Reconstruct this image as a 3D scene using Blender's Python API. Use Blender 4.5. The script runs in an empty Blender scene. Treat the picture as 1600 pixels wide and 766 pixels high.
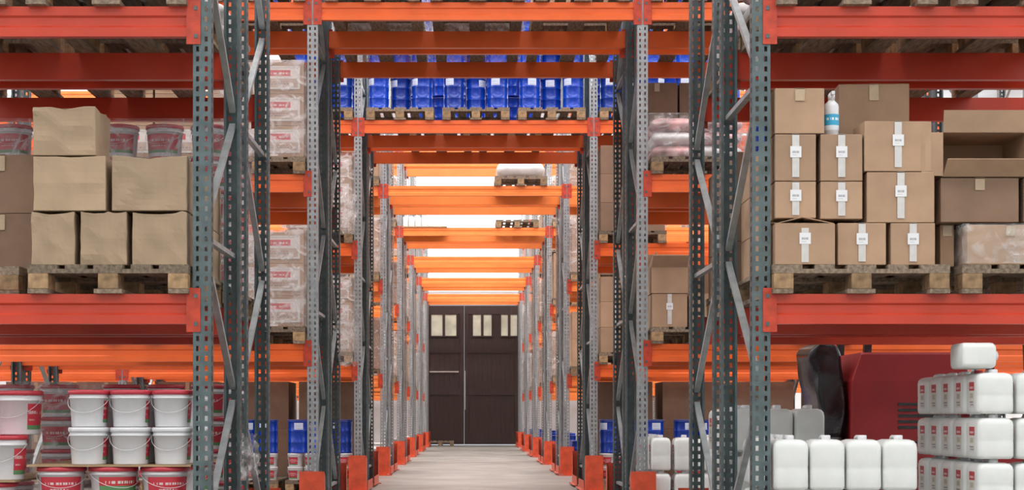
import bpy, bmesh, math, random
from mathutils import Vector, Matrix, noise
random.seed(7)
S=bpy.context.scene
COL=S.collection
F=2560.0; CX=-0.05; CH=0.91
def X(px,z): return (px-737)/F*z+CX
def Z(py,z): return CH+(650-py)/F*z

# ---------------------------------------------------------------- materials
def newmat(name):
    m=bpy.data.materials.new(name); m.use_nodes=True
    nt=m.node_tree; b=nt.nodes['Principled BSDF']; return m,nt,b
def pm(name,c,rough=.5,metal=0,ns=8,na=.15,bump=0,rnd=0,emit=0,dist=0,coord='Object',scale=(1,1,1)):
    m,nt,b=newmat(name); N=nt.nodes; L=nt.links
    tc=N.new('ShaderNodeTexCoord'); mp=N.new('ShaderNodeMapping'); mp.inputs['Scale'].default_value=scale
    L.new(tc.outputs[coord],mp.inputs[0])
    n=N.new('ShaderNodeTexNoise'); n.inputs['Scale'].default_value=ns; n.inputs['Detail'].default_value=5; n.inputs['Distortion'].default_value=dist
    L.new(mp.outputs[0],n.inputs['Vector'])
    r=N.new('ShaderNodeValToRGB'); r.color_ramp.elements[0].position=.3; r.color_ramp.elements[1].position=.7
    r.color_ramp.elements[0].color=(*[max(0,v*(1-na)) for v in c],1); r.color_ramp.elements[1].color=(*[min(1,v*(1+na)) for v in c],1)
    L.new(n.outputs[0],r.inputs[0]); out=r.outputs[0]
    if rnd:
        oi=N.new('ShaderNodeObjectInfo'); mr=N.new('ShaderNodeMapRange')
        mr.inputs[3].default_value=1-rnd; mr.inputs[4].default_value=1+rnd
        L.new(oi.outputs['Random'],mr.inputs[0])
        hs=N.new('ShaderNodeHueSaturation'); L.new(mr.outputs[0],hs.inputs['Value']); L.new(out,hs.inputs['Color']); out=hs.outputs[0]
    L.new(out,b.inputs['Base Color'])
    b.inputs['Roughness'].default_value=rough; b.inputs['Metallic'].default_value=metal
    if emit: L.new(out,b.inputs['Emission Color']); b.inputs['Emission Strength'].default_value=emit
    if bump:
        bp=N.new('ShaderNodeBump'); bp.inputs['Strength'].default_value=bump; bp.inputs['Distance'].default_value=.02
        L.new(n.outputs[0],bp.inputs['Height']); L.new(bp.outputs[0],b.inputs['Normal'])
    return m
ORANGESH=pm('rack_orange_paint_shaded',(.54,.050,.022),.28,0,3,.15)  # same beam paint; the first row's shade is mixed in as red
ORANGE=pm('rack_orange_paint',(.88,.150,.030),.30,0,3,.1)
ORANGELIT=pm('rack_orange_paint_lit',(.93,.25,.055),.30,0,3,.1)  # same beam paint, with the brighter far light put into its colour
CONN=pm('connector_red_paint',(.50,.05,.02),.4,0,20,.25)
GUARD=pm('guard_orange_paint',(.62,.08,.03),.45,0,9,.25)
GALVSH=pm('shaded_galvanised_steel',(.10,.135,.14),.42,.35,12,.25)  # same galvanised steel, with the near posts' shade put into the colour
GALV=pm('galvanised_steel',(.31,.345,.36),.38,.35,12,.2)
BRACE=pm('brace_steel',(.36,.40,.41),.4,.4,12,.2)
CARD=pm('cardboard',(.41,.265,.17),.85,0,5,.12,.15,.12)
CARDL=pm('kraft_cardboard',(.375,.27,.175),.78,0,4,.13,.14,.10,0,.5)
CARDD=pm('dark_and_shaded_cardboard',(.24,.15,.10),.85,0,5,.12,.12,.12)
WOOD=pm('pallet_wood',(.20,.15,.105),.85,0,9,.45,.3,.25,scale=(6,1,6))
WOODD=pm('pallet_block_wood',(.33,.21,.11),.85,0,20,.45,.3,.3)
WPL=pm('white_plastic',(.70,.70,.72),.3,0,4,.04)
NPL=pm('natural_hdpe',(.76,.78,.76),.32,0,6,.06,.08)
REDPL=pm('red_plastic',(.50,.04,.06),.35,0,4,.1)
BLUE=pm('blue_enamel',(.004,.046,.40),.18,0,4,.10,0,.25)
NAVY=pm('navy_lid',(.02,.03,.18),.35,0,4,.12)
TAPE=pm('white_tape',(.62,.60,.58),.3,0,30,.06)
BTAPE=pm('brown_tape',(.48,.36,.24),.2,0,30,.05)
STAPE=pm('clear_brown_tape',(.40,.30,.20),.22,0,30,.08,.1)
BLACK=pm('black_vinyl',(.012,.012,.015),.22,0,8,.3,.2)
DGREY=pm('dark_grey_plastic',(.08,.085,.09),.5,0,8,.2)
FRED=pm('truck_red_paint',(.31,.014,.018),.45,0,3,.15)
TYRE=pm('rubber',(.02,.02,.02),.8,0,10,.2)
WIRE=pm('wire',(.6,.6,.6),.3,.7,10,.1)
HNDL=pm('pale_bail_handle',(.60,.60,.61),.5,0,10,.1)
GAPLIGHT=pm('door_gap_light_grey',(.4,.4,.4),.5,.3,10,.1)  # pale tone for the light painted at the door gap
PLY=pm('plywood',(.36,.235,.13),.7,0,6,.2,0,0,scale=(1,8,1))
DOORM=pm('door_brown',(.036,.019,.016),.6,0,4,.25,.1,scale=(6,6,.5))
PANE=pm('frosted_pane',(.60,.62,.50),.3,0,2,.3,0,0,.03)
SACKR=pm('red_white_sack',(.62,.34,.34),.5,0,7,.6,.3)
SACKW=pm('white_sack',(.72,.71,.70),.5,0,7,.12,.4)
WALLM=pm('white_wall_paint',(.80,.81,.82),.7,0,2,.05)
CEILM=pm('ceiling_paint',(.70,.71,.72),.8,0,2,.05)
SKYL=pm('polycarbonate_skylight',(.95,.97,1),.4,0,1,.02,0,0,1.4)
WINM=pm('frosted_window',(.93,.96,1),.4,0,1,.03,0,0,.95)
FLOORM=pm('concrete_floor',(.25,.24,.215),.40,0,1.3,.32,.06)
def film(name,op,lo=.10,col=(.78,.79,.81)):
    m,nt,b=newmat(name); N=nt.nodes;L=nt.links
    out=N['Material Output']; t=N.new('ShaderNodeBsdfTransparent'); mx=N.new('ShaderNodeMixShader')
    n=N.new('ShaderNodeTexNoise'); n.inputs['Scale'].default_value=5; n.inputs['Detail'].default_value=7; n.inputs['Distortion'].default_value=3
    tc=N.new('ShaderNodeTexCoord'); L.new(tc.outputs['Object'],n.inputs['Vector'])
    mr=N.new('ShaderNodeMapRange'); mr.inputs[1].default_value=.45; mr.inputs[2].default_value=.75; mr.inputs[3].default_value=lo; mr.inputs[4].default_value=op*2
    L.new(n.outputs[0],mr.inputs[0]); L.new(mr.outputs[0],mx.inputs[0]); L.new(t.outputs[0],mx.inputs[1]); L.new(b.outputs[0],mx.inputs[2])
    L.new(mx.outputs[0],out.inputs[0]); b.inputs['Base Color'].default_value=(*col,1); b.inputs['Roughness'].default_value=.12
    bp=N.new('ShaderNodeBump'); bp.inputs['Strength'].default_value=.8; bp.inputs['Distance'].default_value=.025; L.new(n.outputs[0],bp.inputs['Height']); L.new(bp.outputs[0],b.inputs['Normal'])
    return m
FILM=film('stretch_film_plastic',.25,.10); FILMW=film('milky_film_plastic',.36,.15,(.80,.76,.76))
def label_mat(name,base,rects,ax='X'):
    m,nt,b=newmat(name);N=nt.nodes;L=nt.links
    tc=N.new('ShaderNodeTexCoord'); sp=N.new('ShaderNodeSeparateXYZ'); L.new(tc.outputs['Generated'],sp.inputs[0])
    U=sp.outputs[ax]; V=sp.outputs['Z']
    def math_(op,a,bv):
        q=N.new('ShaderNodeMath'); q.operation=op
        if isinstance(a,(int,float)): q.inputs[0].default_value=a
        else: L.new(a,q.inputs[0])
        if isinstance(bv,(int,float)): q.inputs[1].default_value=bv
        else: L.new(bv,q.inputs[1])
        return q.outputs[0]
    rgb=N.new('ShaderNodeRGB'); rgb.outputs[0].default_value=(*base,1); cur=rgb.outputs[0]
    for r in rects:
        u0,u1,v0,v1,c=r[:5]
        f=math_('MULTIPLY',math_('MULTIPLY',math_('GREATER_THAN',U,u0),math_('LESS_THAN',U,u1)),math_('MULTIPLY',math_('GREATER_THAN',V,v0),math_('LESS_THAN',V,v1)))
        if len(r)>5:
            nz=N.new('ShaderNodeTexNoise'); nz.noise_dimensions='1D'; nz.inputs['Scale'].default_value=r[5]; nz.inputs['Detail'].default_value=1
            L.new(U,nz.inputs['W']); f=math_('MULTIPLY',f,math_('GREATER_THAN',nz.outputs[0],.48))
        mx=N.new('ShaderNodeMix'); mx.data_type='RGBA'; L.new(f,mx.inputs[0]); L.new(cur,mx.inputs[6]); mx.inputs[7].default_value=(*c,1); cur=mx.outputs[2]
    L.new(cur,b.inputs['Base Color']); b.inputs['Roughness'].default_value=.5
    return m
K=(.06,.06,.07); KG=(.24,.24,.27)
LBL=label_mat('barcode_label',(.78,.78,.80),[(.2,.8,.38,.58,KG,30),(.2,.6,.20,.24,KG,34)])
LCAR=label_mat('carton_print',(.60,.57,.54),[(.06,.94,.08,.92,(.44,.34,.28)),(.1,.95,.46,.90,(.66,.60,.58)),(.14,.74,.56,.82,(.52,.07,.08)),(.2,.66,.65,.71,(.66,.55,.54),14),(.1,.9,.2,.25,(.2,.16,.15),20),(.1,.7,.3,.34,(.4,.14,.14),24)])
LCAN=label_mat('canister_label',(.66,.64,.60),[(.0,1,.66,1,(.50,.05,.06)),(.12,.88,.74,.82,(.75,.7,.68),12),(.2,.8,.36,.56,(.45,.42,.30)),(.1,.9,.18,.24,K,18),(.1,.8,.08,.13,K,24)],'Y')
LBUC=label_mat('bucket_label',(.50,.03,.05),[(.12,.88,.60,.72,(.62,.5,.5),15),(.0,1,.0,.16,(.10,.24,.10)),(.25,.7,.34,.40,(.6,.5,.5),26)])
LBUG=label_mat('green_bucket_label',(.10,.26,.10),[(.0,1,.55,1,(.50,.03,.04)),(.12,.88,.66,.8,(.62,.55,.5),15),(.25,.7,.24,.32,(.6,.6,.5),26)])
LDRUM=label_mat('drum_label',(.55,.63,.80),[(.1,.9,.12,.2,KG,18),(.1,.8,.5,.56,KG,22)])
LBOT=label_mat('bottle_label',(.04,.38,.62),[(.0,1,.0,.3,(.7,.75,.8)),(.1,.9,.62,.78,(.75,.85,.9),9)])

# ---------------------------------------------------------------- mesh builder
class MB:
    def __init__(s): s.v=[];s.f=[];s.m=[];s.mats=[];s.sm=[]
    def mi(s,mat):
        if mat not in s.mats: s.mats.append(mat)
        return s.mats.index(mat)
    def add(s,vs,fs,mat,smooth=False):
        o=len(s.v); s.v+= [tuple(p) for p in vs]; i=s.mi(mat)
        for f in fs: s.f.append([a+o for a in f]); s.m.append(i); s.sm.append(smooth)
    def box(s,x0,x1,y0,y1,z0,z1,mat,M=None):
        vs=[Vector((x,y,z)) for z in(z0,z1) for y in(y0,y1) for x in(x0,x1)]
        if M: vs=[M@p for p in vs]
        s.add(vs,[(0,2,3,1),(4,5,7,6),(0,1,5,4),(2,6,7,3),(0,4,6,2),(1,3,7,5)],mat)
    def bar(s,p,q,w,h,mat):
        p=Vector(p);q=Vector(q); d=(q-p); l=d.length
        M=Matrix.Translation(p)@d.to_track_quat('Z','X').to_matrix().to_4x4()
        s.box(-w/2,w/2,-h/2,h/2,0,l,mat,M)
    def lathe(s,prof,mat,n=28,c=(0,0,0),smooth=True,cap=True):
        vs=[];fs=[]
        for r,z in prof:
            for i in range(n):
                a=2*math.pi*i/n; vs.append((c[0]+r*math.cos(a),c[1]+r*math.sin(a),c[2]+z))
        for k in range(len(prof)-1):
            for i in range(n):
                j=(i+1)%n; fs.append((k*n+i,k*n+j,(k+1)*n+j,(k+1)*n+i))
        if cap:
            fs.append(tuple(range(n-1,-1,-1))); fs.append(tuple((len(prof)-1)*n+i for i in range(n)))
        s.add(vs,fs,mat,smooth)
    def loft(s,secs,mat,n=5,smooth=True,M=None):
        vs=[];fs=[];N_=4*n
        for q in secs:
            z,w,d,r=q[:4]; cx,cy=(q[4],q[5]) if len(q)>4 else (0,0)
            for k,(sx,sy) in enumerate([(1,1),(-1,1),(-1,-1),(1,-1)]):
                for i in range(n):
                    a=(k+i/(n-1))*math.pi/2
                    vs.append(Vector((cx+sx*(w/2-r)+r*math.cos(a),cy+sy*(d/2-r)+r*math.sin(a),z)))
        if M: vs=[M@p for p in vs]
        for k in range(len(secs)-1):
            for i in range(N_):
                j=(i+1)%N_; fs.append((k*N_+i,k*N_+j,(k+1)*N_+j,(k+1)*N_+i))
        fs.append(tuple(range(N_-1,-1,-1))); fs.append(tuple((len(secs)-1)*N_+i for i in range(N_)))
        s.add(vs,fs,mat,smooth)
    def tube(s,pts,r,mat,n=8):
        pts=[Vector(p) for p in pts]; vs=[];fs=[]
        for k,p in enumerate(pts):
            d=(pts[min(k+1,len(pts)-1)]-pts[max(k-1,0)]).normalized()
            q=d.to_track_quat('Z','Y')
            for i in range(n):
                a=2*math.pi*i/n; vs.append(p+q@Vector((r*math.cos(a),r*math.sin(a),0)))
        for k in range(len(pts)-1):
            for i in range(n):
                j=(i+1)%n; fs.append((k*n+i,k*n+j,(k+1)*n+j,(k+1)*n+i))
        s.add(vs,fs,mat,True)
    def patch(s,r,z0,z1,a0,a1,mat,n=10):
        vs=[];fs=[]
        for z in (z0,z1):
            rr=r if not isinstance(r,tuple) else (r[0] if z==z0 else r[1])
            for i in range(n+1):
                a=a0+(a1-a0)*i/n; vs.append((rr*math.cos(a),rr*math.sin(a),z))
        for i in range(n): fs.append((i,i+1,n+2+i,n+1+i))
        s.add(vs,fs,mat,True)
    def mesh(s,name,bevel=0):
        me=bpy.data.meshes.new(name); me.from_pydata(s.v,[],s.f)
        for m in s.mats: me.materials.append(m)
        for p,i,sm in zip(me.polygons,s.m,s.sm): p.material_index=i; p.use_smooth=sm
        if bevel:
            bm=bmesh.new(); bm.from_mesh(me); bmesh.ops.bevel(bm,geom=bm.edges[:],offset=bevel,segments=2,affect='EDGES',profile=.5); bm.to_mesh(me); bm.free()
        me.update(); return me
def place(name,me,loc=(0,0,0),rot=0,parent=None,label=None,cat=None,group=None,kind=None,R=None):
    o=bpy.data.objects.new(name,me); COL.objects.link(o)
    o.location=loc
    if R: o.rotation_euler=R
    else: o.rotation_euler=(0,0,rot)
    if parent: o.parent=parent
    if label: o['label']=label
    if cat: o['category']=cat
    if group: o['group']=group
    if kind: o['kind']=kind
    return o
def thing(proto,loc,rot=0,label=None,group=None,parts=True,R=None):
    o=place(proto['name'],proto['me'],loc,rot,None,label or proto['label'],proto['cat'],group,R=R)
    if parts:
        for p in proto.get('parts',[]):
            c=place(p[0],p[1],p[2] if len(p)>2 else (0,0,0),0,o)
            if len(p)>3: c['label']=p[3]
    return o

# ---------------------------------------------------------------- room
def struct(name,x0,x1,y0,y1,z0,z1,mat):
    b=MB(); b.box(x0,x1,y0,y1,z0,z1,mat); return place(name,b.mesh(name),kind='structure')
RX=15; YB=50.6; YF=-9; HC=10
fl=struct('floor',-RX,RX,YF,YB,-.2,0,FLOORM)
struct('wall_left',-RX-.3,-RX,YF,YB,0,HC,WALLM); struct('wall_right',RX,RX+.3,YF,YB,0,HC,WALLM)
struct('wall_front',-RX,RX,YF-.3,YF,0,HC,WALLM)
b=MB(); dx0,dx1,dz=-1.50,1.42,4.33
b.box(-RX,dx0,YB,YB+.3,0,HC,WALLM); b.box(dx1,RX,YB,YB+.3,0,HC,WALLM); b.box(dx0,dx1,YB,YB+.3,dz,HC,WALLM)
place('wall_back',b.mesh('wall_back'),kind='structure')
struct('ceiling',-RX,RX,YF,YB,HC,HC+.2,CEILM)
wi=1
def window(x0,x1,y0,y1,z0,z1,mat):
    global wi
    struct('window_%d'%wi,x0,x1,y0,y1,z0,z1,mat); wi+=1
for x in range(-14,14,4): window(x,x+3.6,YB-.06,YB-.01,4.75,9.3,WINM)
for y in range(-4,48,6):
    window(-RX+.01,-RX+.06,y,y+5.4,2.2,9.2,WINM); window(RX-.06,RX-.01,y,y+5.4,2.2,9.2,WINM)
rows=[8.2]+[13.9+5.55*i for i in range(7)]
gaps=[(-6,-2),(2,6.5)]+[(r+2.6,r+5.3) for r in rows[:-1]]  # first two strips are unseen, added to fill the front faces with light
for (a,c) in gaps: window(-13,13,a,c,HC-.08,HC-.02,SKYL)
def leaf(nm,x0,x1,wins,extra=False):
    b=MB(); n=int((x1-x0)/.14); w=(x1-x0)/n
    for i in range(n): b.box(x0+i*w+.004,x0+(i+1)*w-.004,YB+.02,YB+.07,.03,dz-.02,DOORM)
    b.box(x0,x1,YB+.04,YB+.08,.03,dz-.02,DOORM)
    for z in (.05,1.55,2.85,4.05): b.box(x0+.01,x1-.01,YB-.005,YB+.02,z,z+.18,DOORM)
    for x in (x0+.01,x1-.13): b.box(x,x+.12,YB-.004,YB+.02,.05,dz-.05,DOORM)
    d=place(nm,b.mesh(nm),kind='structure')
    for (wx0,wx1) in wins:
        c=MB(); c.box(wx0,wx1,YB-.012,YB-.006,3.38,4.03,PANE)
        place('window_pane',c.mesh('window_pane'),parent=d)
        m_=MB(); mid=(wx0+wx1)/2
        m_.box(mid-.04,mid+.04,YB-.03,YB-.013,3.38,4.03,DOORM)
        for (a0,a1,c0,c1) in ((wx0-.04,wx1+.04,3.34,3.38),(wx0-.04,wx1+.04,4.03,4.07),(wx0-.04,wx0,3.38,4.03),(wx1,wx1+.04,3.38,4.03)): m_.box(a0,a1,YB-.03,YB-.006,c0,c1,DOORM)
        place('window_frame',m_.mesh('window_frame'),parent=d)
    return d
dl=leaf('door_1',dx0+.01,-.285,[(X(674,YB),X(713,YB))]); dr=leaf('door_2',-.275,dx1-.01,[(X(739,YB),X(768,YB)),(X(783,YB),X(808,YB))])
c=MB(); c.box(-1.35,-.45,YB-.05,YB-.03,2.25,2.29,WIRE); place('door_bar',c.mesh('door_bar'),parent=dl)
c=MB(); c.box(-.265,-.24,YB-.04,YB-.012,1.1,2.3,GAPLIGHT); place('door_gap_light',c.mesh('door_gap_light'),parent=dr)  # pale strip standing for light through the gap between the leaves

# ---------------------------------------------------------------- racks
PH=6.7
def post_mesh(mat):
    b=MB(); 
    def strip(cols,P,holes):
        z=.01; n=int(PH/.05)
        for k in range(n):
            z0=z+k*.05; zm=z0+.024; z1=z0+.05
            vs=[];fs=[]
            for zz in(z0,zm,z1):
                for cc in cols: vs.append(P(cc,zz))
            m=len(cols)
            for r in range(2):
                for i in range(m-1):
                    if r==1 and i in holes: continue
                    fs.append((r*m+i,r*m+i+1,(r+1)*m+i+1,(r+1)*m+i))
            b.add(vs,fs,mat)
    strip([-.045,-.029,-.014,.014,.029,.045],lambda c,z:(c,0,z),(1,3))
    for sx in(-.045,.045):
        strip([0,.030,.047,.08],lambda c,z:(sx,c,z),(1,))
        s2=-1 if sx>0 else 1
        b.box(min(sx,sx+s2*.014),max(sx,sx+s2*.014),.078,.080,.01,PH,mat)
    b.box(-.065,.065,-.02,.10,0,.01,mat)
    return b.mesh('upright_post')
postSh=post_mesh(GALVSH); postG=post_mesh(GALV)
def brace_mesh(mat,ph):
    b=MB(); z=.25
    y0,y1=.05,1.05; k=ph
    b.bar((0,y0,z),(0,y1,z),.026,.034,mat)
    while z+.78<PH-.2:
        a,c=(y0,y1) if k%2 else (y1,y0)
        b.bar((0,a,z+.04),(0,c,z+.74),.026,.034,mat); z+=.78; k+=1
        if k%3==0: b.bar((0,y0,z),(0,y1,z),.026,.034,mat)
    b.bar((0,y0,z+.06),(0,y1,z+.06),.026,.034,mat)
    return b.mesh('upright_frame')
brD=[brace_mesh(BRACE,0),brace_mesh(BRACE,1)]
def beam_mesh(L_,mat):
    b=MB(); prof=[(0,-.15),(0,-.105),(.010,-.095),(.010,-.055),(0,-.045),(0,0),(.05,0),(.05,-.15)]
    h=L_/2; n=len(prof)
    vs=[(-h,y,z) for y,z in prof]+[(h,y,z) for y,z in prof]
    fs=[(i,(i+1)%n,n+(i+1)%n,n+i) for i in range(n)]+[tuple(range(n)),tuple(range(2*n-1,n-1,-1))]
    b.add(vs,fs,mat)
    for s in(-1,1):
        xa,xb=sorted((s*(h-.03),s*(h+.040))); b.box(xa,xb,-.007,-.001,-.19,.03,CONN)
        for z in (-.16,-.02):
            xa,xb=sorted((s*(h+.008),s*(h+.026))); b.box(xa,xb,-.011,-.007,z,z+.02,GALVSH)
    me=b.mesh('beam')
    bm=bmesh.new(); bm.from_mesh(me); bmesh.ops.recalc_face_normals(bm,faces=bm.faces[:]); bm.to_mesh(me); bm.free()
    return me
beamSh=beam_mesh(2.706,ORANGESH); beamO=beam_mesh(2.706,ORANGE); beamLit=beam_mesh(2.706,ORANGELIT)
g=MB()
g.add([(-.105,-.05,0),(.105,-.05,0),(.105,.07,0),(-.105,.07,0),(-.105,-.05,.44),(.105,-.05,.44),(.105,.07,.40),(-.105,.07,.40)],[(0,1,5,4),(1,2,6,5),(3,0,4,7)],GUARD)
g.add([(-.099,-.044,0),(.099,-.044,0),(.099,.07,0),(-.099,.07,0),(-.099,-.044,.44),(.099,-.044,.44),(.099,.07,.40),(-.099,.07,.40)],[(0,4,5,1),(1,5,6,2),(3,7,4,0)],GUARD)
g.add([(-.105,-.05,.44),(.105,-.05,.44),(.099,-.044,.44),(-.099,-.044,.44)],[(0,1,2,3)],GUARD)
g.box(-.14,.14,-.12,-.051,0,.012,GUARD)
for x in(-.08,.08): g.lathe([(.014,.012),(.014,.024),(.006,.026)],GALV,8,(x,-.09,0))
guard=g.mesh('post_guard')
g=MB(); g.box(-.006,.006,.08,1.02,.02,.13,GUARD); g.box(-.045,-.006,.08,1.02,.02,.028,GUARD); rail=g.mesh('guard_rail')
LV=[1.52,2.96,4.42,5.87]
def rack(y,ri,rear):
    e=place('pallet_rack',None,(0,y,0),label='tall steel pallet rack with grey perforated uprights and '+('shaded orange' if ri==0 else 'orange')+' beams',cat='storage rack',group='pallet racks spanning the walkway')
    pm_=postSh if (ri==0) else postG
    bays=[-1,0,1] if ri==0 else [-2,-1,0,1,2]
    xs=sorted({(k-.5)*2.8 for k in bays}|{(k+.5)*2.8 for k in bays})
    for xi,x in enumerate(xs):
        fr=place('upright_frame',brD[(ri+rear+xi)%2],(x,0,0),parent=e)
        place('upright_post',pm_ if (rear==0 or ri>2) else postSh,(0,0,0),parent=fr)
        place('upright_post',postSh if ri<3 else pm_,(0,1.1,0),math.pi,parent=fr)  # rear posts of the near rows also carry painted shade
        if abs(x)<2:
            if not rear: place('post_guard',guard,(0,-.03,0),parent=fr)
            else: place('post_guard',guard,(0,1.13,0),math.pi,parent=fr)
            s=-1 if x>0 else 1
            place('guard_rail',rail,(s*.11,0,0),0,parent=fr)
    for k in bays:
        for li,lz in enumerate(LV):
            if k==0 and li<2: continue
            if k==0 and li==3 and ri not in (0,4): continue
            bmsh=beamSh if (ri==0 and k!=0) else (beamO if ri<3 else beamLit)  # shaded, plain and lit tones of one beam paint by row
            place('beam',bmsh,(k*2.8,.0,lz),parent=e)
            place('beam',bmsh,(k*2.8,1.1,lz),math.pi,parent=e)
for ri,y in enumerate(rows):
    rack(y,ri,0); rack(y+1.3,ri,1)

# ---------------------------------------------------------------- prototypes
pal={}
def pallet_proto(w,h=.144):
    key=(w,h)
    if key in pal: return pal[key]
    k=h/.144; d=1.2
    b=MB()
    ws=[.145,.10,.145,.10,.145]; gap=(w-sum(ws))/4; x=-w/2
    for q in ws: b.box(x,x+q,0,d,h-.022*k,h,WOOD); x+=q+gap
    for y in(0,.53,1.06): b.box(-w/2,w/2,y,y+.14,h-.044*k,h-.022*k-.0005,WOOD)
    deck=b.mesh('pallet')
    c=MB()
    for x in(-w/2,-.07,w/2-.1): c.box(x,x+(.14 if x==-.07 else .1),0,1.2,0,.022*k,WOOD)
    skid=c.mesh('bottom_board')
    bl=MB(); bl.box(-.05,.05,0,.14,.0225*k,h-.0445*k,WOODD); blm=bl.mesh('block',.003)
    parts=[('bottom_board',skid)]
    for y in(0,.53,1.06):
        for x in(-w/2+.052,0,w/2-.052): parts.append(('block',blm,(x,y,0)))
    p=dict(name='pallet',me=deck,cat='pallet',label='weathered wooden shipping pallet',parts=parts)
    pal[key]=p; return p
def pallet(xc,y,z,w=.8,h=.144,grp='wooden pallets on the racks',parts=True):
    return thing(pallet_proto(w,h),(xc,y-.05,z),group=grp,parts=True)
bx={}
def box_proto(w,d,h,style='plain',seed=0):
    key=(round(w,3),round(d,3),round(h,3),style,seed%4)
    if key in bx: return bx[key]
    mat={'sag':CARDL,'dark':CARDD}.get(style,CARD)
    bm=bmesh.new(); bmesh.ops.create_cube(bm,size=1)
    bmesh.ops.subdivide_edges(bm,edges=bm.edges[:],cuts=9 if style=='sag' else 5,use_grid_fill=True)
    sag=style=='sag'; amp=.014 if sag else .002
    for v in bm.verts:
        p=v.co.copy(); v.co=Vector((p.x*(w-.012),p.y*(d-.012),(p.z+.5)*h))
        nn=noise.noise_vector(Vector((p.x*2.0+seed*3.1,p.y*2+seed,p.z*2.0)))
        ex=abs(abs(p.x)-.5)<.01; ey=abs(abs(p.y)-.5)<.01
        if ex: v.co.x-=math.copysign(abs(nn.x)*amp*.5+amp*.2,p.x)
        if ey: v.co.y-=math.copysign(abs(nn.y)*amp+amp*.2,p.y)
        if sag and p.z>.45: v.co.z-=abs(nn.z)*.018+(.014 if seed%2 else .004)*max(0,1-abs(p.x)*2.6)
    bmesh.ops.bevel(bm,geom=[e for e in bm.edges if e.calc_face_angle(0)>1.2],offset=.0025,segments=1,affect='EDGES')
    me=bpy.data.meshes.new('cardboard_box'); bm.to_mesh(me); bm.free(); me.materials.append(mat)
    for p in me.polygons: p.use_smooth=False
    parts=[]; y=-d/2+.0035
    if style=='taped':
        t=MB(); t.box(-.018,.018,y-.0015,y-.0006,h*.08,h-.004,TAPE); t.box(-.018,.018,y-.0012,d/2-.02,h+.0002,h+.0008,TAPE); parts.append(('tape',t.mesh('tape')))
        l=MB(); zz=h*.62; l.box(-.028,.028,y-.0035,y-.002,zz-.028,zz+.028,LBL); parts.append(('label',l.mesh('label'),(.0,0,0),'white printed barcode sticker'))
    elif style in('plain','dark'):
        t=MB(); t.box(-.024,.024,y-.0012,d/2-.02,h+.0002,h+.0008,BTAPE); t.box(-.024,.024,y-.0025,y-.001,h*.72,h-.006,BTAPE)
        parts.append(('tape',t.mesh('tape')))
    elif sag:
        t=MB(); t.box(-.022,.022,-d/2+.20*d,d/2-.02,h+.0002-.001,h-.0002,STAPE); parts.append(('tape',t.mesh('tape')))
    elif style=='print':
        l=MB(); l.box(-w*.40,w*.40,y-.0035,y-.001,h*.14,h*.88,LCAR); parts.append(('printed_label',l.mesh('printed_label'),(0,0,0),'white and red printed panel'))
    lab={'taped':'tan cardboard box sealed with white tape and a barcode label','plain':'closed tan cardboard box','sag':'crumpled brown cardboard box with sagging top','dark':'dark brown cardboard box','print':'cardboard carton with red and white print'}[style]
    p=dict(name='cardboard_box',me=me,cat='box',label=lab,parts=parts); bx[key]=p; return p
sd=0
def box_at(x0,x1,y0,d,z0,z1,style='plain',rot=0,grp=None,label=None,parts=True):
    global sd; sd+=1
    return thing(box_proto(x1-x0-.006,d,z1-z0-.002,style,sd),((x0+x1)/2,y0+d/2,z0+.0005),rot,group=grp,label=label,parts=parts)
def open_box(x0,x1,y0,d,z0,h,ang=(60,100,40,60),label='open cardboard box with raised flaps',side=False,fl=.14,taped=False):
    w=x1-x0-.01; t=.005; b=MB()
    b.box(-w/2,w/2,-d/2,d/2,0,t,CARD)
    b.box(-w/2,w/2,-d/2,-d/2+t,t,h,CARD); b.box(-w/2,w/2,d/2-t,d/2,t,h,CARD)
    b.box(-w/2,-w/2+t,-d/2+t,d/2-t,t,h,CARD); b.box(w/2-t,w/2,-d/2+t,d/2-t,t,h,CARD)
    loc=((x0+x1)/2,y0+d/2,z0+.001); R=None
    if side: loc=((x0+x1)/2,y0+h,z0+d/2+.001); R=(math.pi/2,0,0)
    o=place('open_cardboard_box',b.mesh('open_cardboard_box'),loc,label=label,cat='box',R=R)
    if taped:
        t_=MB(); t_.box(-.018,.018,-d/2-.0015,-d/2-.0003,.01,h*.9,TAPE); place('tape',t_.mesh('tape'),parent=o)
        t_=MB(); t_.box(-.028,.028,-d/2-.003,-d/2-.0018,h*.5,h*.5+.056,LBL); c_=place('label',t_.mesh('label'),parent=o); c_['label']='white printed barcode sticker'
    L_=min(d/2,fl)
    specs=[(w,-1,0,ang[0]),(w,1,0,ang[1]),(d,0,-1,ang[2]),(d,0,1,ang[3])]
    for ww,sy,sx,a in specs:
        f=MB(); f.box(-ww/2+.004,ww/2-.004,0,L_,-.002,.002,CARD)
        m=place('flap',f.mesh('flap'),parent=o)
        th=math.radians(a)
        if sy: base=Vector((0,sy*(d/2-.003),h+.002)); rz=0 if sy<0 else math.pi
        else: base=Vector((sx*(w/2-.003),0,h+.002)); rz=-math.pi/2 if sx<0 else math.pi/2
        m.matrix_local=Matrix.Translation(base)@Matrix.Rotation(rz,4,'Z')@Matrix.Rotation(th,4,'X')
    return o
bk={}
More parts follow.
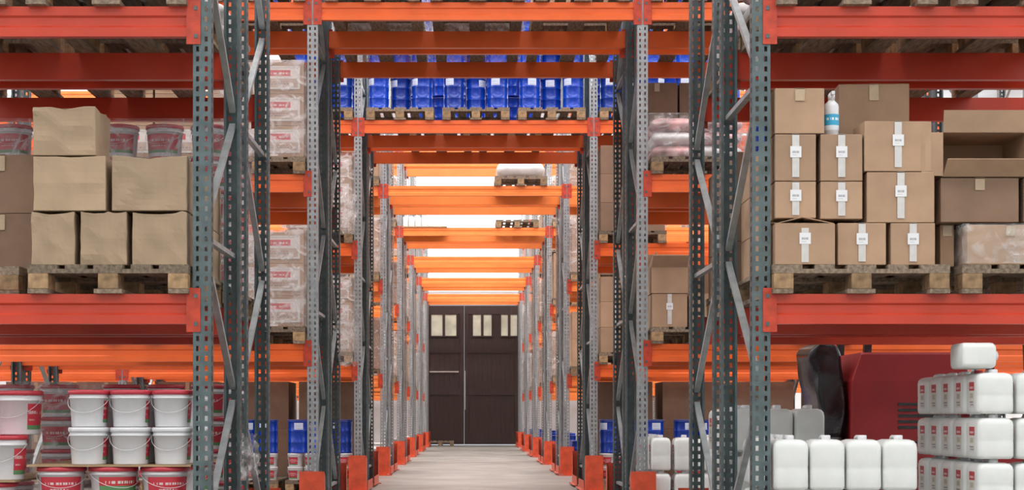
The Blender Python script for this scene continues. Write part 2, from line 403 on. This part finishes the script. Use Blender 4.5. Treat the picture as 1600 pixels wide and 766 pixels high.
def bucket_proto(r=.1,h=.185,lid='w',lab=(-60,20),lm=None):
    key=(r,h,lid,lab,lm)
    if key in bk: return bk[key]
    b=MB(); b.lathe([(r*.82,0),(r*.83,.004),(r*.92,h*.76),(r*.965,h*.765),(r*.97,h*.80),(r*.93,h*.81),(r*.945,h-.014)],WPL,28)
    l=MB(); l.lathe([(r*.965,h-.024),(r*.998,h-.022),(r*.998,h-.006),(r*.96,h-.001),(r*.90,h-.001),(r*.88,h-.006)],REDPL if lid=='r' else WPL,28)
    w=MB(); w.tube([(r*1.0*math.cos(t),-r*.99*math.sin(t)-.002,h*.78-.40*h*math.sin(t)) for t in [math.pi*i/16 for i in range(17)]],.0015,HNDL,6)
    p=MB(); a0,a1=[math.radians(q-90) for q in lab]; p.patch((r*.855,r*.92),h*.12,h*.70,a0,a1,LBUG if lm else LBUC)
    q=dict(name='paint_bucket',me=b.mesh('paint_bucket'),cat='bucket',label='white plastic paint bucket with '+('red lid' if lid=='r' else 'white lid')+(' and green and red label' if lm else ' and red label'),
      parts=[('lid',l.mesh('lid')),('handle',w.mesh('handle')),('printed_label',p.mesh('printed_label'))])
    bk[key]=q; return q
def drum_proto():
    r,h=.128,.40; b=MB()
    b.lathe([(r*.94,0),(r*.985,.006),(r*.985,.014),(r*.955,.02),(r*.955,h*.31),(r*.975,h*.32),(r*.955,h*.33),(r*.955,h*.65),(r*.975,h*.66),(r*.955,h*.67),(r*.955,h-.03),(r,h-.026),(r,h-.018)],BLUE,28)
    l=MB(); l.lathe([(r*.97,h-.018),(r*1.0,h-.016),(r*1.0,h-.001),(r*.95,h),(r*.92,h-.008)],NAVY,28)
    p=MB(); p.patch(r*.965,h*.70,h*.90,math.radians(-130),math.radians(-80),LDRUM)
    return dict(name='metal_drum',me=b.mesh('metal_drum'),cat='drum',label='blue metal paint drum with pale printed label',parts=[('lid',l.mesh('lid')),('printed_label',p.mesh('printed_label'))])
DRUM=drum_proto()
cn={}
def can_proto(w,d,h,side=True,red=False):
    key=(w,d,h,side,red)
    if key in cn: return cn[key]
    b=MB(); H=h*.92; r=.028
    secs=[(0,w*.90,d*.92,r),(.008,w*.97,d*.98,r),(.018,w,d,r),(H*.40,w*.995,d*.995,r),(H*.44,w*.985,d*.985,r),(H*.48,w*.995,d*.995,r),(H*.83,w,d,r),(H*.91,w*.96,d*.97,r),(H*.97,w*.84,d*.91,r),(H,w*.62,d*.74,r)]
    b.loft(secs,NPL,6)
    hd=MB(); hd.tube([(0,-d*.05,H-.008),(0,-d*.03,h-.012),(0,.02,h-.009),(0,d*.25,h-.009),(0,d*.33,h-.014),(0,d*.36,H-.010)],.0085,NPL,8)
    cp=MB(); cp.lathe([(.020,H-.008),(.023,H-.004),(.023,h-.002),(.018,h)],REDPL if red else WPL,16,(0,-d*.24,0))
    parts=[('handle',hd.mesh('handle')),('cap',cp.mesh('cap'))]
    if side:
        l=MB(); l.box(-w/2-.0012,-w/2-.0002,-d*.22,d*.16,H*.16,H*.78,LCAN)
        parts.append(('printed_label',l.mesh('printed_label'),(0,0,0),'red and white printed label'))
    p=dict(name='plastic_canister',me=b.mesh('plastic_canister'),cat='canister',label='white plastic jerry canister with carry handle'+(' and red cap' if red else ''),parts=parts); cn[key]=p; return p
def sack_proto(w,d,h,mat,seed):
    b=MB(); secs=[]
    for k in range(9):
        t=k/8; s=math.sin(math.pi*(.12+.76*t))**.35; secs.append((h*t,w*s,d*s,min(w,d)*.18*s))
    b.loft(secs,mat,7); 
    b.v=[tuple(Vector(p)+Vector(noise.noise_vector(Vector(p)*9+Vector((seed,0,0))))*.007*(1 if 0.01<p[2]<h-.01 else 0)) for p in b.v]
    return b.mesh('sack')
sacks=[dict(name='sack',me=sack_proto(.38,.55,.115,m,i),cat='sack',label=('red and white' if m is SACKR else 'white')+' filled woven sack') for i,m in enumerate((SACKR,SACKW,SACKR))]
def shell(w,d,h,seed,mat):
    b=MB(); n=10
    per=[(-w/2+w*i/n,-d/2) for i in range(n)]+[(w/2,-d/2+d*i/n) for i in range(n)]+[(w/2-w*i/n,d/2) for i in range(n)]+[(-w/2,d/2-d*i/n) for i in range(n)]
    M_=len(per);vs=[];K_=12
    for k in range(K_+1):
        for (x,y) in per:
            p=Vector((x,y,h*k/K_)); q=noise.noise(Vector((x*6+seed,y*6,p.z*5)))*.014+.014*math.sin(k*2.2+x*9)
            nx=1 if x>=w/2-1e-6 else(-1 if x<=-w/2+1e-6 else 0); ny=1 if y>=d/2-1e-6 else(-1 if y<=-d/2+1e-6 else 0)
            p.x+=nx*abs(q)*.7; p.y+=ny*abs(q)*.7; vs.append(p)
    fs=[(k*M_+i,k*M_+(i+1)%M_,(k+1)*M_+(i+1)%M_,(k+1)*M_+i) for k in range(K_) for i in range(M_)]
    b.add(vs,fs,mat,True); return b.mesh('stretch_film')
sh={}
def wrap(x0,x1,y0,y1,z0,z1,mat=FILM):
    key=(round(x1-x0,2),round(y1-y0,2),round(z1-z0,2),mat.name)
    if key not in sh: sh[key]=shell(x1-x0,y1-y0,z1-z0,len(sh)*3.3,mat)
    place('stretch_film',sh[key],((x0+x1)/2,(y0+y1)/2,z0),label='clear wrinkled plastic film wrapped around a pallet load',cat='plastic wrap',group='stretch film wraps')
def stack(x0,x1,y0,z0,nx,ny,nz,d,h,style,grp,full=False,side=1,parts=True):
    w=(x1-x0)/nx
    for k in range(nz):
        for j in range(ny):
            for i in range(nx):
                inner=(i==0) if side>0 else (i==nx-1)
                if j>0 and not inner: continue
                box_at(x0+i*w,x0+(i+1)*w,y0+j*(d+.006),d,z0+k*h,z0+(k+1)*h,style,0,grp,parts=parts)
def cyls(proto,x0,y0,z0,nx,ny,nz,sx,sy,h,grp,side=1,rot=0,parts=True,allrow=False,jit=.25,rec=0):
    for k in range(nz):
        for j in range(ny):
            for i in range(nx):
                inner=(i==0) if side>0 else (i==nx-1)
                if j>0 and not inner and not allrow: continue
                pr=proto[(i+j+k)%len(proto)] if isinstance(proto,list) else proto
                thing(pr,(x0+sx*(i+.5),y0+sy*(j+.5)+(rec if i%2 else 0),z0+k*h),rot+random.uniform(-jit,jit),group=grp,parts=parts)

Y1=rows[0]; PT=LV[0]+.144
# ======== ROW 1, left, first shelf
pallet(-1.86,Y1,LV[0],.80)
G='crumpled boxes on the shelf pallet'
t1=[(-2.265,-2.022),(-2.02,-1.762),(-1.76,-1.462)]
for a,c in t1: box_at(a,c,Y1-.02,.38,PT,PT+.27,'sag',0,G)
for a,c in [(-2.255,-1.868),(-1.862,-1.462)]: box_at(a,c,Y1-.02,.38,PT+.272,PT+.55,'sag',0,G)
box_at(-2.262,-1.922,Y1,.36,PT+.552,PT+.80,'sag',0,G,label='tall brown cardboard box standing on top of the pile')
for j in(1,2):
    for k in(0,1): box_at(-1.86,-1.462,Y1-.02+j*.39,.38,PT+k*.272,PT+(k+1)*.272,'sag',0,G); box_at(-2.265,-1.868,Y1-.02+j*.39,.38,PT+k*.272,PT+(k+1)*.272,'sag',0,G)
pallet(-2.73,Y1+.1,LV[0],.8)
for k in range(2):
    for (a,c) in [(-3.1,-2.72),(-2.71,-2.34)]: box_at(a,c,Y1+.40,.4,PT+k*.31,PT+(k+1)*.31,'dark',0,'brown boxes on the shelf')  # set-back boxes; their shadow is put into the darker card tone
BR=bucket_proto(.112,.19,'r',(-70,70))
YR=Y1+1.3
for xc in(-1.86,-2.75):
    pallet(xc,YR,LV[0],.8)
    cyls(BR,xc-.39,YR+.02,PT,3,4,5,.262,.262,.19,'red-lidded buckets wrapped on the rear shelf',side=-1,rot=0)
    wrap(xc-.41,xc+.395,YR,YR+1.08,PT+.01,PT+.97,FILM)
for yy in(Y1,YR):
    for s in(-1,1):
        for xc in(1.87,2.77):
            pallet(s*xc,yy,LV[1],.8)
            for k in range(2):
                for i in range(2):
                    for j in range(2): thing(sacks[(k+i+j)%3 if s>0 else 1],(s*xc-.2+.4*i,yy+.3+.57*j,LV[1]+.145+k*.117),0,group='sacks on the upper shelf')
# ======== ROW 1, left ground
BW=bucket_proto(.1045,.187,'w',(66,128)); BRL=[bucket_proto(.125,.215,'r',(-50,50)),bucket_proto(.125,.215,'r',(-50,50),1)]; BWR=bucket_proto(.1045,.187,'r',(66,128))
G='white paint buckets stacked on the ground pallet'
pallet(-1.86,Y1,0,.8)
cyls([bucket_proto(.125,.17,'r',(-60,60)),bucket_proto(.125,.17,'r',(-60,60),1)],-2.26,Y1-.02,.144,3,4,3,.262,.262,.17,'red-lidded buckets under the plywood',side=-1,jit=.6)
b=MB(); b.box(-.41,.41,0,1.12,0,.010,PLY); place('plywood_sheet',b.mesh('plywood_sheet'),(-1.865,Y1-.01,.655),label='thin plywood layer board between bucket tiers',cat='board')
cyls(BW,-2.09,Y1-.02,.666,3,4,1,.211,.215,.188,G,side=-1,jit=.1)
cyls(BWR,-2.09,Y1-.02,.854,3,4,1,.211,.215,.188,G,side=-1,jit=.1)
cyls(BWR,-2.09,Y1+.225,.666,2,1,1,.211,.215,.188,G); cyls(BWR,-2.09,Y1+.225,.854,2,1,1,.211,.215,.188,G)
pallet(-2.75,Y1,0,.8)
cyls(BRL,-3.13,Y1-.04,.144,3,1,2,.262,.262,.216,'red-lidded buckets under the plywood',jit=.5)
b=MB(); b.box(-.41,.41,0,1.12,0,.010,PLY); place('plywood_sheet',b.mesh('plywood_sheet'),(-2.74,Y1-.02,.577),label='thin plywood layer board between bucket tiers',cat='board')
B3=bucket_proto(.125,.225,'r',(52,110))
cyls(B3,-3.13+.05,Y1-.03,.588,3,2,1,.262,.262,.225,G)
cyls(B3,-3.13+.09,Y1+.12,.814,3,2,1,.262,.262,.225,G)
pallet(-1.86,YR,0,.8); pallet(-2.75,YR,0,.8)
for xc in(-1.86,-2.75):
    cyls(BR,xc-.39,YR+.05,.144,3,4 if xc>-2 else 1,5,.262,.262,.19,'buckets on the rear ground pallet',side=-1)
    if xc<-2: wrap(xc-.41,xc+.40,YR+.02,YR+1.12,.15,1.11,FILM)

# ======== ROW 1, right, first shelf
pallet(1.89,Y1,LV[0],.88)
G='taped boxes on the shelf pallet'; d1=.285; y0=Y1-.02
open_box(1.455,1.762,y0-.03,d1,PT,.200,(8,12,14,12),'cardboard box with loosely closed flaps and barcode label',taped=True)
tp=[(1.77,2.03),(2.035,2.275)]
for a,c in tp: box_at(a,c,y0,d1,PT,PT+.211,'taped',0,G)
z2=PT+.212
box_at(1.457,1.680,y0+.0,d1,PT+.42,PT+.655,'taped',0,G)
box_at(1.684,1.912,y0+.0,d1,PT+.42,PT+.655,'taped',0,G)
box_at(1.684,1.912,y0+.0,d1,z2+.018,z2+.206,'taped',0,G)
box_at(1.457,1.680,y0+.0,d1,z2+.022,z2+.206,'taped',0,G)
box_at(1.916,2.272,y0,d1-.02,z2,z2+.254,'taped',0,G)
box_at(1.900,2.256,y0,.24,z2+.256,z2+.508,'taped',.02,G)
box_at(1.457,1.722,y0,d1,PT+.657,PT+.885,'plain',0,G,label='plain tan cardboard box on top of the pile')
for j in range(2):
    for k in range(3):
        for (a,c) in [(1.457,1.862),(1.868,2.275)]:
            box_at(a,c,y0+.30+j*.375,.37,PT+k*.218,PT+(k+1)*.218,'plain',0,G)
box_at(1.853,2.235,y0+.31,.34,PT+.656,PT+.97,'plain',-.05,G,label='plain tan cardboard box on top of the pile')
b=MB(); b.lathe([(.030,0),(.036,.004),(.037,.15),(.033,.165),(.018,.180),(.015,.188)],WPL,24)
cp=MB(); cp.lathe([(.017,.183),(.018,.21),(.010,.222)],WPL,16); cp.box(-.008,.008,-.045,.012,.208,.224,WPL); cp.bar((0,-.03,.21),(0,-.018,.175),.007,.005,WPL)
lb=MB(); lb.patch(.0378,.03,.11,-math.pi*1.0,0,LBOT)
thing(dict(name='spray_bottle',me=b.mesh('spray_bottle'),cat='bottle',label='white spray bottle with blue label standing on boxes',parts=[('spray_head',cp.mesh('spray_head')),('printed_label',lb.mesh('printed_label'))]),(1.768,y0+.1,PT+.656))
# second right pallet
pallet(2.79,Y1,LV[0],.8)
G='boxes on the second shelf pallet'
box_at(2.31,2.40,y0+.1,.3,PT,PT+.215,'plain',0,G)
box_at(2.41,2.86,y0-.02,.42,PT,PT+.20,'plain',0,G,label='cardboard box wrapped in clear film'); wrap(2.402,2.868,y0-.03,y0+.41,PT+.005,PT+.203,FILM)
box_at(2.29,2.70,y0+.02,.40,PT+.216,PT+.44,'dark',0,G); box_at(2.705,3.15,y0+.02,.40,PT+.216,PT+.44,'dark',0,G)
box_at(2.88,3.16,y0+.02,.40,PT,PT+.214,'plain',0,G)
open_box(2.30,2.74,y0+.02,.225,PT+.442,.38,(48,172,176,176),'open cardboard box lying on its side with front flap sticking out',side=True,fl=.11)
box_at(2.76,3.12,y0+.12,.36,PT+.442,PT+.70,'plain',0,G)
pallet(1.87,YR,LV[0],.8)
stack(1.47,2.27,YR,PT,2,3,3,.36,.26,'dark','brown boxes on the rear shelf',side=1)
# ======== ROW 1, right ground
G='white canisters stacked on ground pallets'
CA=can_proto(.176,.235,.275,True); CAS=can_proto(.174,.235,.275,False)
pallet(1.86,Y1,0,.8,.13); pallet(1.86,Y1,.131,.8,.13)
for k in range(2):
    for i,xx in enumerate((1.546,1.730,1.911,2.092)):
        for j in range(4):
            if j and i>0: continue
            thing(CAS,(xx,Y1+.09+.245*j,.262+.276*k),random.uniform(-.015,.015),group=G)
CB=can_proto(.184,.214,.224,True); CBR=can_proto(.184,.214,.224,True,True)
pallet(2.90,Y1,0,.86,.12); pallet(2.90,Y1,.121,.86,.12)
for k in range(4):
    for i in range(4):
        for j in range(5):
            if j and i: continue
            thing(CBR if (k+i+j)%4==0 else CB,(2.568+.196*i,Y1+.08+.228*j,.243+.2255*k),random.uniform(-.03,.03),group=G)
thing(can_proto(.13,.22,.19,False),(2.405,Y1+.10,1.146+.066),R=(0,math.pi/2,0),label='white plastic canister lying on its side on the stack') 
pallet(1.87,YR,0,.8); pallet(2.77,YR,0,.8)
for k in range(3):
    for i in range(3):
        for j in range(4):
            if j and i: continue
            thing(CA,(1.545+.182*i,YR+.1+.245*j,.146+.276*k),0,group=G)

# ======== forklift in the aisle
FX,FY=2.55,11.35
e=place('forklift',None,(FX,FY,0),label='red forklift truck with black seat parked in the aisle',cat='forklift')
b=MB(); b.loft([(.18,.80,.98,.015,.43,.5),(.5,.82,1.02,.015,.43,.5),(1.15,.81,1.02,.015,.435,.5),(1.335,.74,1.0,.015,.465,.5),(1.35,.72,.98,.015,.465,.5)],FRED,4,smooth=False)
b.box(.10,.78,-.016,-.008,.72,.735,BLACK)
for i in range(5): b.box(.35,.65,-.016,-.008,.82+.04*i,.84+.04*i,BLACK)
place('body',b.mesh('body'),parent=e)
b=MB(); b.box(-.25,1.45,.04,.96,.16,.46,DGREY); b.box(-.20,.03,.08,.92,.46,.62,DGREY); b.box(.86,1.35,.06,.94,.46,.75,FRED); place('chassis',b.mesh('chassis',.015),parent=e)
b=MB(); b.loft([(.62,.24,.5,.06,-.13,.30),(.72,.26,.54,.08,-.13,.30),(.78,.24,.50,.08,-.13,.30)],DGREY,7)
secs=[]
for k in range(26):
    t=k/25; z=.76+.66*t; w_=.18+.11*t
    if t>.85: w_*=1-((t-.85)/.15)**2*.6
    secs.append((z,w_,.52*(1-.2*t*t),.055*(1-.3*t) if t<.95 else .03,-.105+.02*math.sin(t*5),.30))
b.loft(secs,BLACK,10)
b.v=[tuple(Vector(p)+noise.noise_vector(Vector((p[0]*5,p[1]*5,p[2]*2.5)))*.04+noise.noise_vector(Vector((p[0]*14,p[1]*14,p[2]*6)))*.014) for p in b.v]
sx=place('seat',b.mesh('seat'),parent=e); sx['label']='seat draped with wrinkled black vinyl cover'
for (wx,wy,r) in((.1,.10,.22),(.1,.90,.22),(1.25,.10,.26),(1.25,.90,.26)):
    b=MB(); b.lathe([(r*.5,-.09),(r*.95,-.09),(r,-.06),(r,.06),(r*.95,.09),(r*.5,.09)],TYRE,24); b.lathe([(r*.48,-.085),(r*.3,-.05),(r*.3,.05),(r*.48,.085)],DGREY,20)
    o=place('wheel',b.mesh('wheel'),(wx,wy,r),parent=e,R=(math.pi/2,0,0))
b=MB()
for (px,py) in((.15,.08),(.15,.92),(1.3,.08),(1.3,.92)): b.bar((px,py,1.2 if px<1 else .7),(px+(.05 if px<1 else -.05),py,2.15),.05,.05,BLACK)
b.box(.15,1.35,.05,.95,2.13,2.17,BLACK); place('overhead_guard',b.mesh('overhead_guard'),parent=e)
b=MB(); 
for yy in(.2,.72): b.box(1.52,1.62,yy,yy+.08,.05,2.3,DGREY)
for zz in(.3,1.2,2.2): b.box(1.54,1.6,.28,.72,zz,zz+.08,DGREY)
place('mast',b.mesh('mast'),parent=e)
b=MB()
for yy in(.22,.68): b.box(1.63,2.7,yy,yy+.1,.06,.10,DGREY); b.box(1.63,1.67,yy,yy+.1,.06,.6,DGREY)
place('fork',b.mesh('fork'),parent=e)
b=MB(); b.tube([(1.2,.5,.75),(1.0,.5,1.1)],.02,BLACK); b.tube([(1.0,.5+.15*math.cos(t),1.12+.15*math.sin(t)*.2) for t in [2*math.pi*i/24 for i in range(25)]],.012,BLACK)
place('steering_wheel',b.mesh('steering_wheel'),parent=e)

# ======== ROW 2
Y2=rows[1]; Y2R=Y2+1.3
for yy in(Y2,Y2R):
    for li in(0,1):
        for xc in(-1.86,-2.75):
            if xc<-2 and yy==Y2R: continue
            pallet(xc,yy,LV[li],.8)
            stack(xc-.39,xc+.395,yy,LV[li]+.144,2,3 if xc>-2 else 1,3,.36,.27,'print' ,'printed cartons on the shelves',side=-1)
            if xc>-2: wrap(xc-.41,xc+.40,yy-.02,yy+1.1,LV[li]+.15,LV[li]+.965,FILMW)
G='boxes on the second rack row'
pallet(1.87,Y2,LV[0],.8); pallet(2.77,Y2,LV[0],.8)
box_at(1.47,1.79,Y2,.36,PT,PT+.285,'taped',0,G); box_at(1.81,2.2,Y2,.36,PT,PT+.285,'plain',0,G)
open_box(1.47,1.79,Y2,.34,PT+.286,.22,(140,95,70,115)); 
stack(1.47,2.27,Y2+.37,PT,2,2,2,.36,.28,'plain',G,side=1)
stack(2.37,3.17,Y2,PT,2,1,3,.38,.28,'plain',G,side=1)
for xc in(1.87,2.77):
    pallet(xc,Y2,LV[1],.8)
for k in range(3):
    for i in range(2):
        for j in range(2): thing(sacks[(k+i+j)%3],(1.67+.4*i,Y2+.3+.57*j,LV[1]+.145+k*.117),0,group='sacks on the second rack row')
wrap(1.455,2.28,Y2-.01,Y2+1.16,LV[1]+.15,LV[1]+.52,FILM)
cyls(DRUM,2.38,Y2,LV[1]+.144,3,2,1,.262,.262,.401,'blue drums on the second rack row',side=1)
for li in(0,1):
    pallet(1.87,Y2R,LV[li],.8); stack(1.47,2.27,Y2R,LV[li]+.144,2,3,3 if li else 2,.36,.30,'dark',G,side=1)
CC=can_proto(.17,.235,.30,True)
for xc in(1.87,2.77):
    pallet(xc,Y2,0,.8)
    for k in range(2):
        for i in range(4):
            for j in range(4):
                if j and i: continue
                thing(CC,(xc-.315+.2*i,Y2+.1+.25*j,.146+.302*k),0,group='canisters on the second rack row')
for yy in(Y2,Y2R):
    for i,xc in enumerate((-2.75,-1.86,-.89,0,.89,1.87,2.77)):
        pallet(xc,yy,LV[2],.8)
        if i in(2,3):
            for k in range(2):
                for a in range(2):
                    for j in range(2): thing(sacks[1],(xc-.2+.4*a,yy+.3+.57*j,LV[2]+.145+k*.117),0,group='white sacks over the walkway')
            wrap(xc-.43,xc+.43,yy-.055,yy+1.17,LV[2]+.005,LV[2]+.42,FILMW)
        elif i in (4,): stack(xc-.39,xc+.39,yy,LV[2]+.144,2,1,1,.38,.3,'plain','boxes over the walkway')
        else: cyls(DRUM,xc-.393,yy,LV[2]+.144,3,1,1,.262,.262,.401,'blue drums on the high shelves',parts=False)

# ======== ROW 3
Y3=rows[2]; Y3R=Y3+1.3
for i,xc in enumerate((-1.86,-.90,0.0,.90,1.87,2.77)):
    pallet(xc,Y3,LV[2],.8)
    cyls(DRUM,xc-.393,Y3,LV[2]+.144,3,1,4 if abs(xc)<1 else 3,.262,.264,.401,'blue drums on the high shelves',side=1,parts=True,jit=1.2,rec=.11)
for xc in (-1.86,-.45,.45,1.87,2.77):
    pallet(xc,Y3R,LV[2],.8)
    cyls(DRUM,xc-.393,Y3R,LV[2]+.144,3,1,3,.262,.264,.401,'blue drums on the high shelves',side=1,parts=False,jit=1.2)
for s in(-1,1):
    for xc in(1.86,2.75,3.65):
        pallet(s*xc,Y3,0,.8)
        cyls(bucket_proto(.095,.16,'w',(-50,30)),s*xc-.39,Y3,.144,4,1,2,.195,.2,.16,'small buckets on the third rack row',side=-s)
        cyls(DRUM,s*xc-.393,Y3+.0,.466,3,1,1,.262,.262,.401,'blue drums on the third rack row',side=s,jit=1)
    for xc in(1.86,2.75,3.65,4.68,5.57):
        pallet(s*xc,Y3R,0,.8)
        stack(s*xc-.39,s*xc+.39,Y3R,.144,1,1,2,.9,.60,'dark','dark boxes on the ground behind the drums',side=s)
    for li in(0,1):
        for yy in(Y3,Y3R):
            pallet(s*1.86,yy,LV[li],.8)
            a=s*1.86-.39
            if s<0:
                stack(a,a+.785,yy,LV[li]+.144,2,3,3,.36,.3,'print','printed cartons on the third rack row',side=s)
                wrap(a-.02,a+.80,yy-.02,yy+1.1,LV[li]+.15,LV[li]+1.07,FILMW)
            else: stack(a,a+.785,yy,LV[li]+.144,2,3,3,.36,.34 if li else .3,'dark' if li else 'taped','boxes on the third rack row',side=s)
# ======== rows 4-8 tunnel side
for ri in range(3,8):
    for rr in(0,1):
        yy=rows[ri]+1.3*rr
        for s in(-1,1):
            for li in(-1,0,1,2):
                if (ri*7+rr*3+s+li*5)%4==0: continue
                z=0 if li<0 else LV[li]
                pallet(s*1.86,yy,z,.8)
                a=s*1.86-.39
                if li<0:
                    cyls(DRUM if s>0 else BR,a,yy,.144,3,3,1,.262,.262,.19,'containers on the far racks',side=s,parts=False)
                else:
                    if (ri+li+rr)%2: stack(a,a+.785,yy,z+.144,1,2,2,.5,.42,'print' if s<0 else 'plain','boxes on the far racks',side=s,parts=ri<5)
                    else:
                        stack(a,a+.785,yy,z+.144,1,1,2,1.0,.40,'plain','boxes on the far racks',side=s); wrap(a-.02,a+.80,yy-.03,yy+1.1,z+.15,z+.97,FILMW)
Y4=rows[3]; Y5=rows[4]
pallet(.70,Y4,LV[2],.8)
thing(dict(name='sack',me=sack_proto(.74,.9,.26,SACKW,9),cat='sack',label='large white wrapped bundle on a pallet over the walkway',parts=[]),(.70,Y4+.5,LV[2]+.145))
pallet(.80,Y5,LV[2],.8)
b=MB(); b.box(-.42,.42,0,1.15,0,.02,PLY); place('plywood_sheet',b.mesh('plywood_sheet'),(-.93,Y5-.02,LV[2]+.001),label='plywood sheet carrying clear bottles over the walkway',cat='board')
for i in range(7): thing(can_proto(.11,.11,.20,False),(-1.29+.12*i,Y5+.08,LV[2]+.022),0,group='small bottles over the walkway',label='small clear plastic canister')
pallet(-1.0,YB-1.35,0,.8,grp='pallets stacked by the door')
def scrap(x,y,z,w,h,seed):
    b=MB(); n=12; vs=[];fs=[]
    for k in range(n+1):
        for i in range(n+1):
            u=i/n-.5; v=k/n; ww=w*(1-.5*abs(v-.4)); q=noise.noise_vector(Vector((u*5+seed,v*5,seed)))
            vs.append((u*ww+q.x*.05,q.y*.06,-v*h+q.z*.04))
    for k in range(n):
        for i in range(n): a=k*(n+1)+i; fs.append((a,a+1,a+n+2,a+n+1))
    b.add(vs,fs,FILMW,True)
    place('plastic_film_scrap',b.mesh('plastic_film_scrap'),(x,y,z),label='loose torn plastic film hanging from the rack',cat='plastic wrap')
scrap(X(545,14.9),14.9,Z(485,14.9),.22,.5,2); scrap(X(388,9.3),9.25,Z(680,9.3),.12,.25,5); scrap(X(545,19.4),19.35,Z(300,19.4),.2,.5,8)

# ---------------------------------------------------------------- lights
def area(x,y,z,sx,sy,P,col=(1,.98,.95),rot=(0,0,0)):
    l=bpy.data.lights.new('skylight_and_fill_lamp','AREA'); l.shape='RECTANGLE'; l.size=sx; l.size_y=sy; l.energy=P; l.color=col
    o=bpy.data.objects.new('skylight_and_fill_lamp',l); o.location=(x,y,z); o.rotation_euler=rot; COL.objects.link(o)
for n,(a,c) in enumerate(gaps):
    area(0,(a+c)/2,HC-.12,22,c-a,(640,560,640,780)[n] if n<4 else 900)  # first two lamps are added front fill, out of view
w=bpy.data.worlds.new('World'); S.world=w; w.use_nodes=True; w.node_tree.nodes['Background'].inputs[0].default_value=(.9,.95,1,1); w.node_tree.nodes['Background'].inputs[1].default_value=.6
S.view_settings.view_transform='Standard'
# ---------------------------------------------------------------- camera
cd=bpy.data.cameras.new('Camera'); cam=bpy.data.objects.new('Camera',cd); COL.objects.link(cam); S.camera=cam
cam.location=(CX,0,CH); cam.rotation_euler=(math.pi/2,0,0)
cd.sensor_width=36; cd.lens=F/1600*36; cd.shift_x=63/1600; cd.shift_y=267/1600; cd.clip_end=200
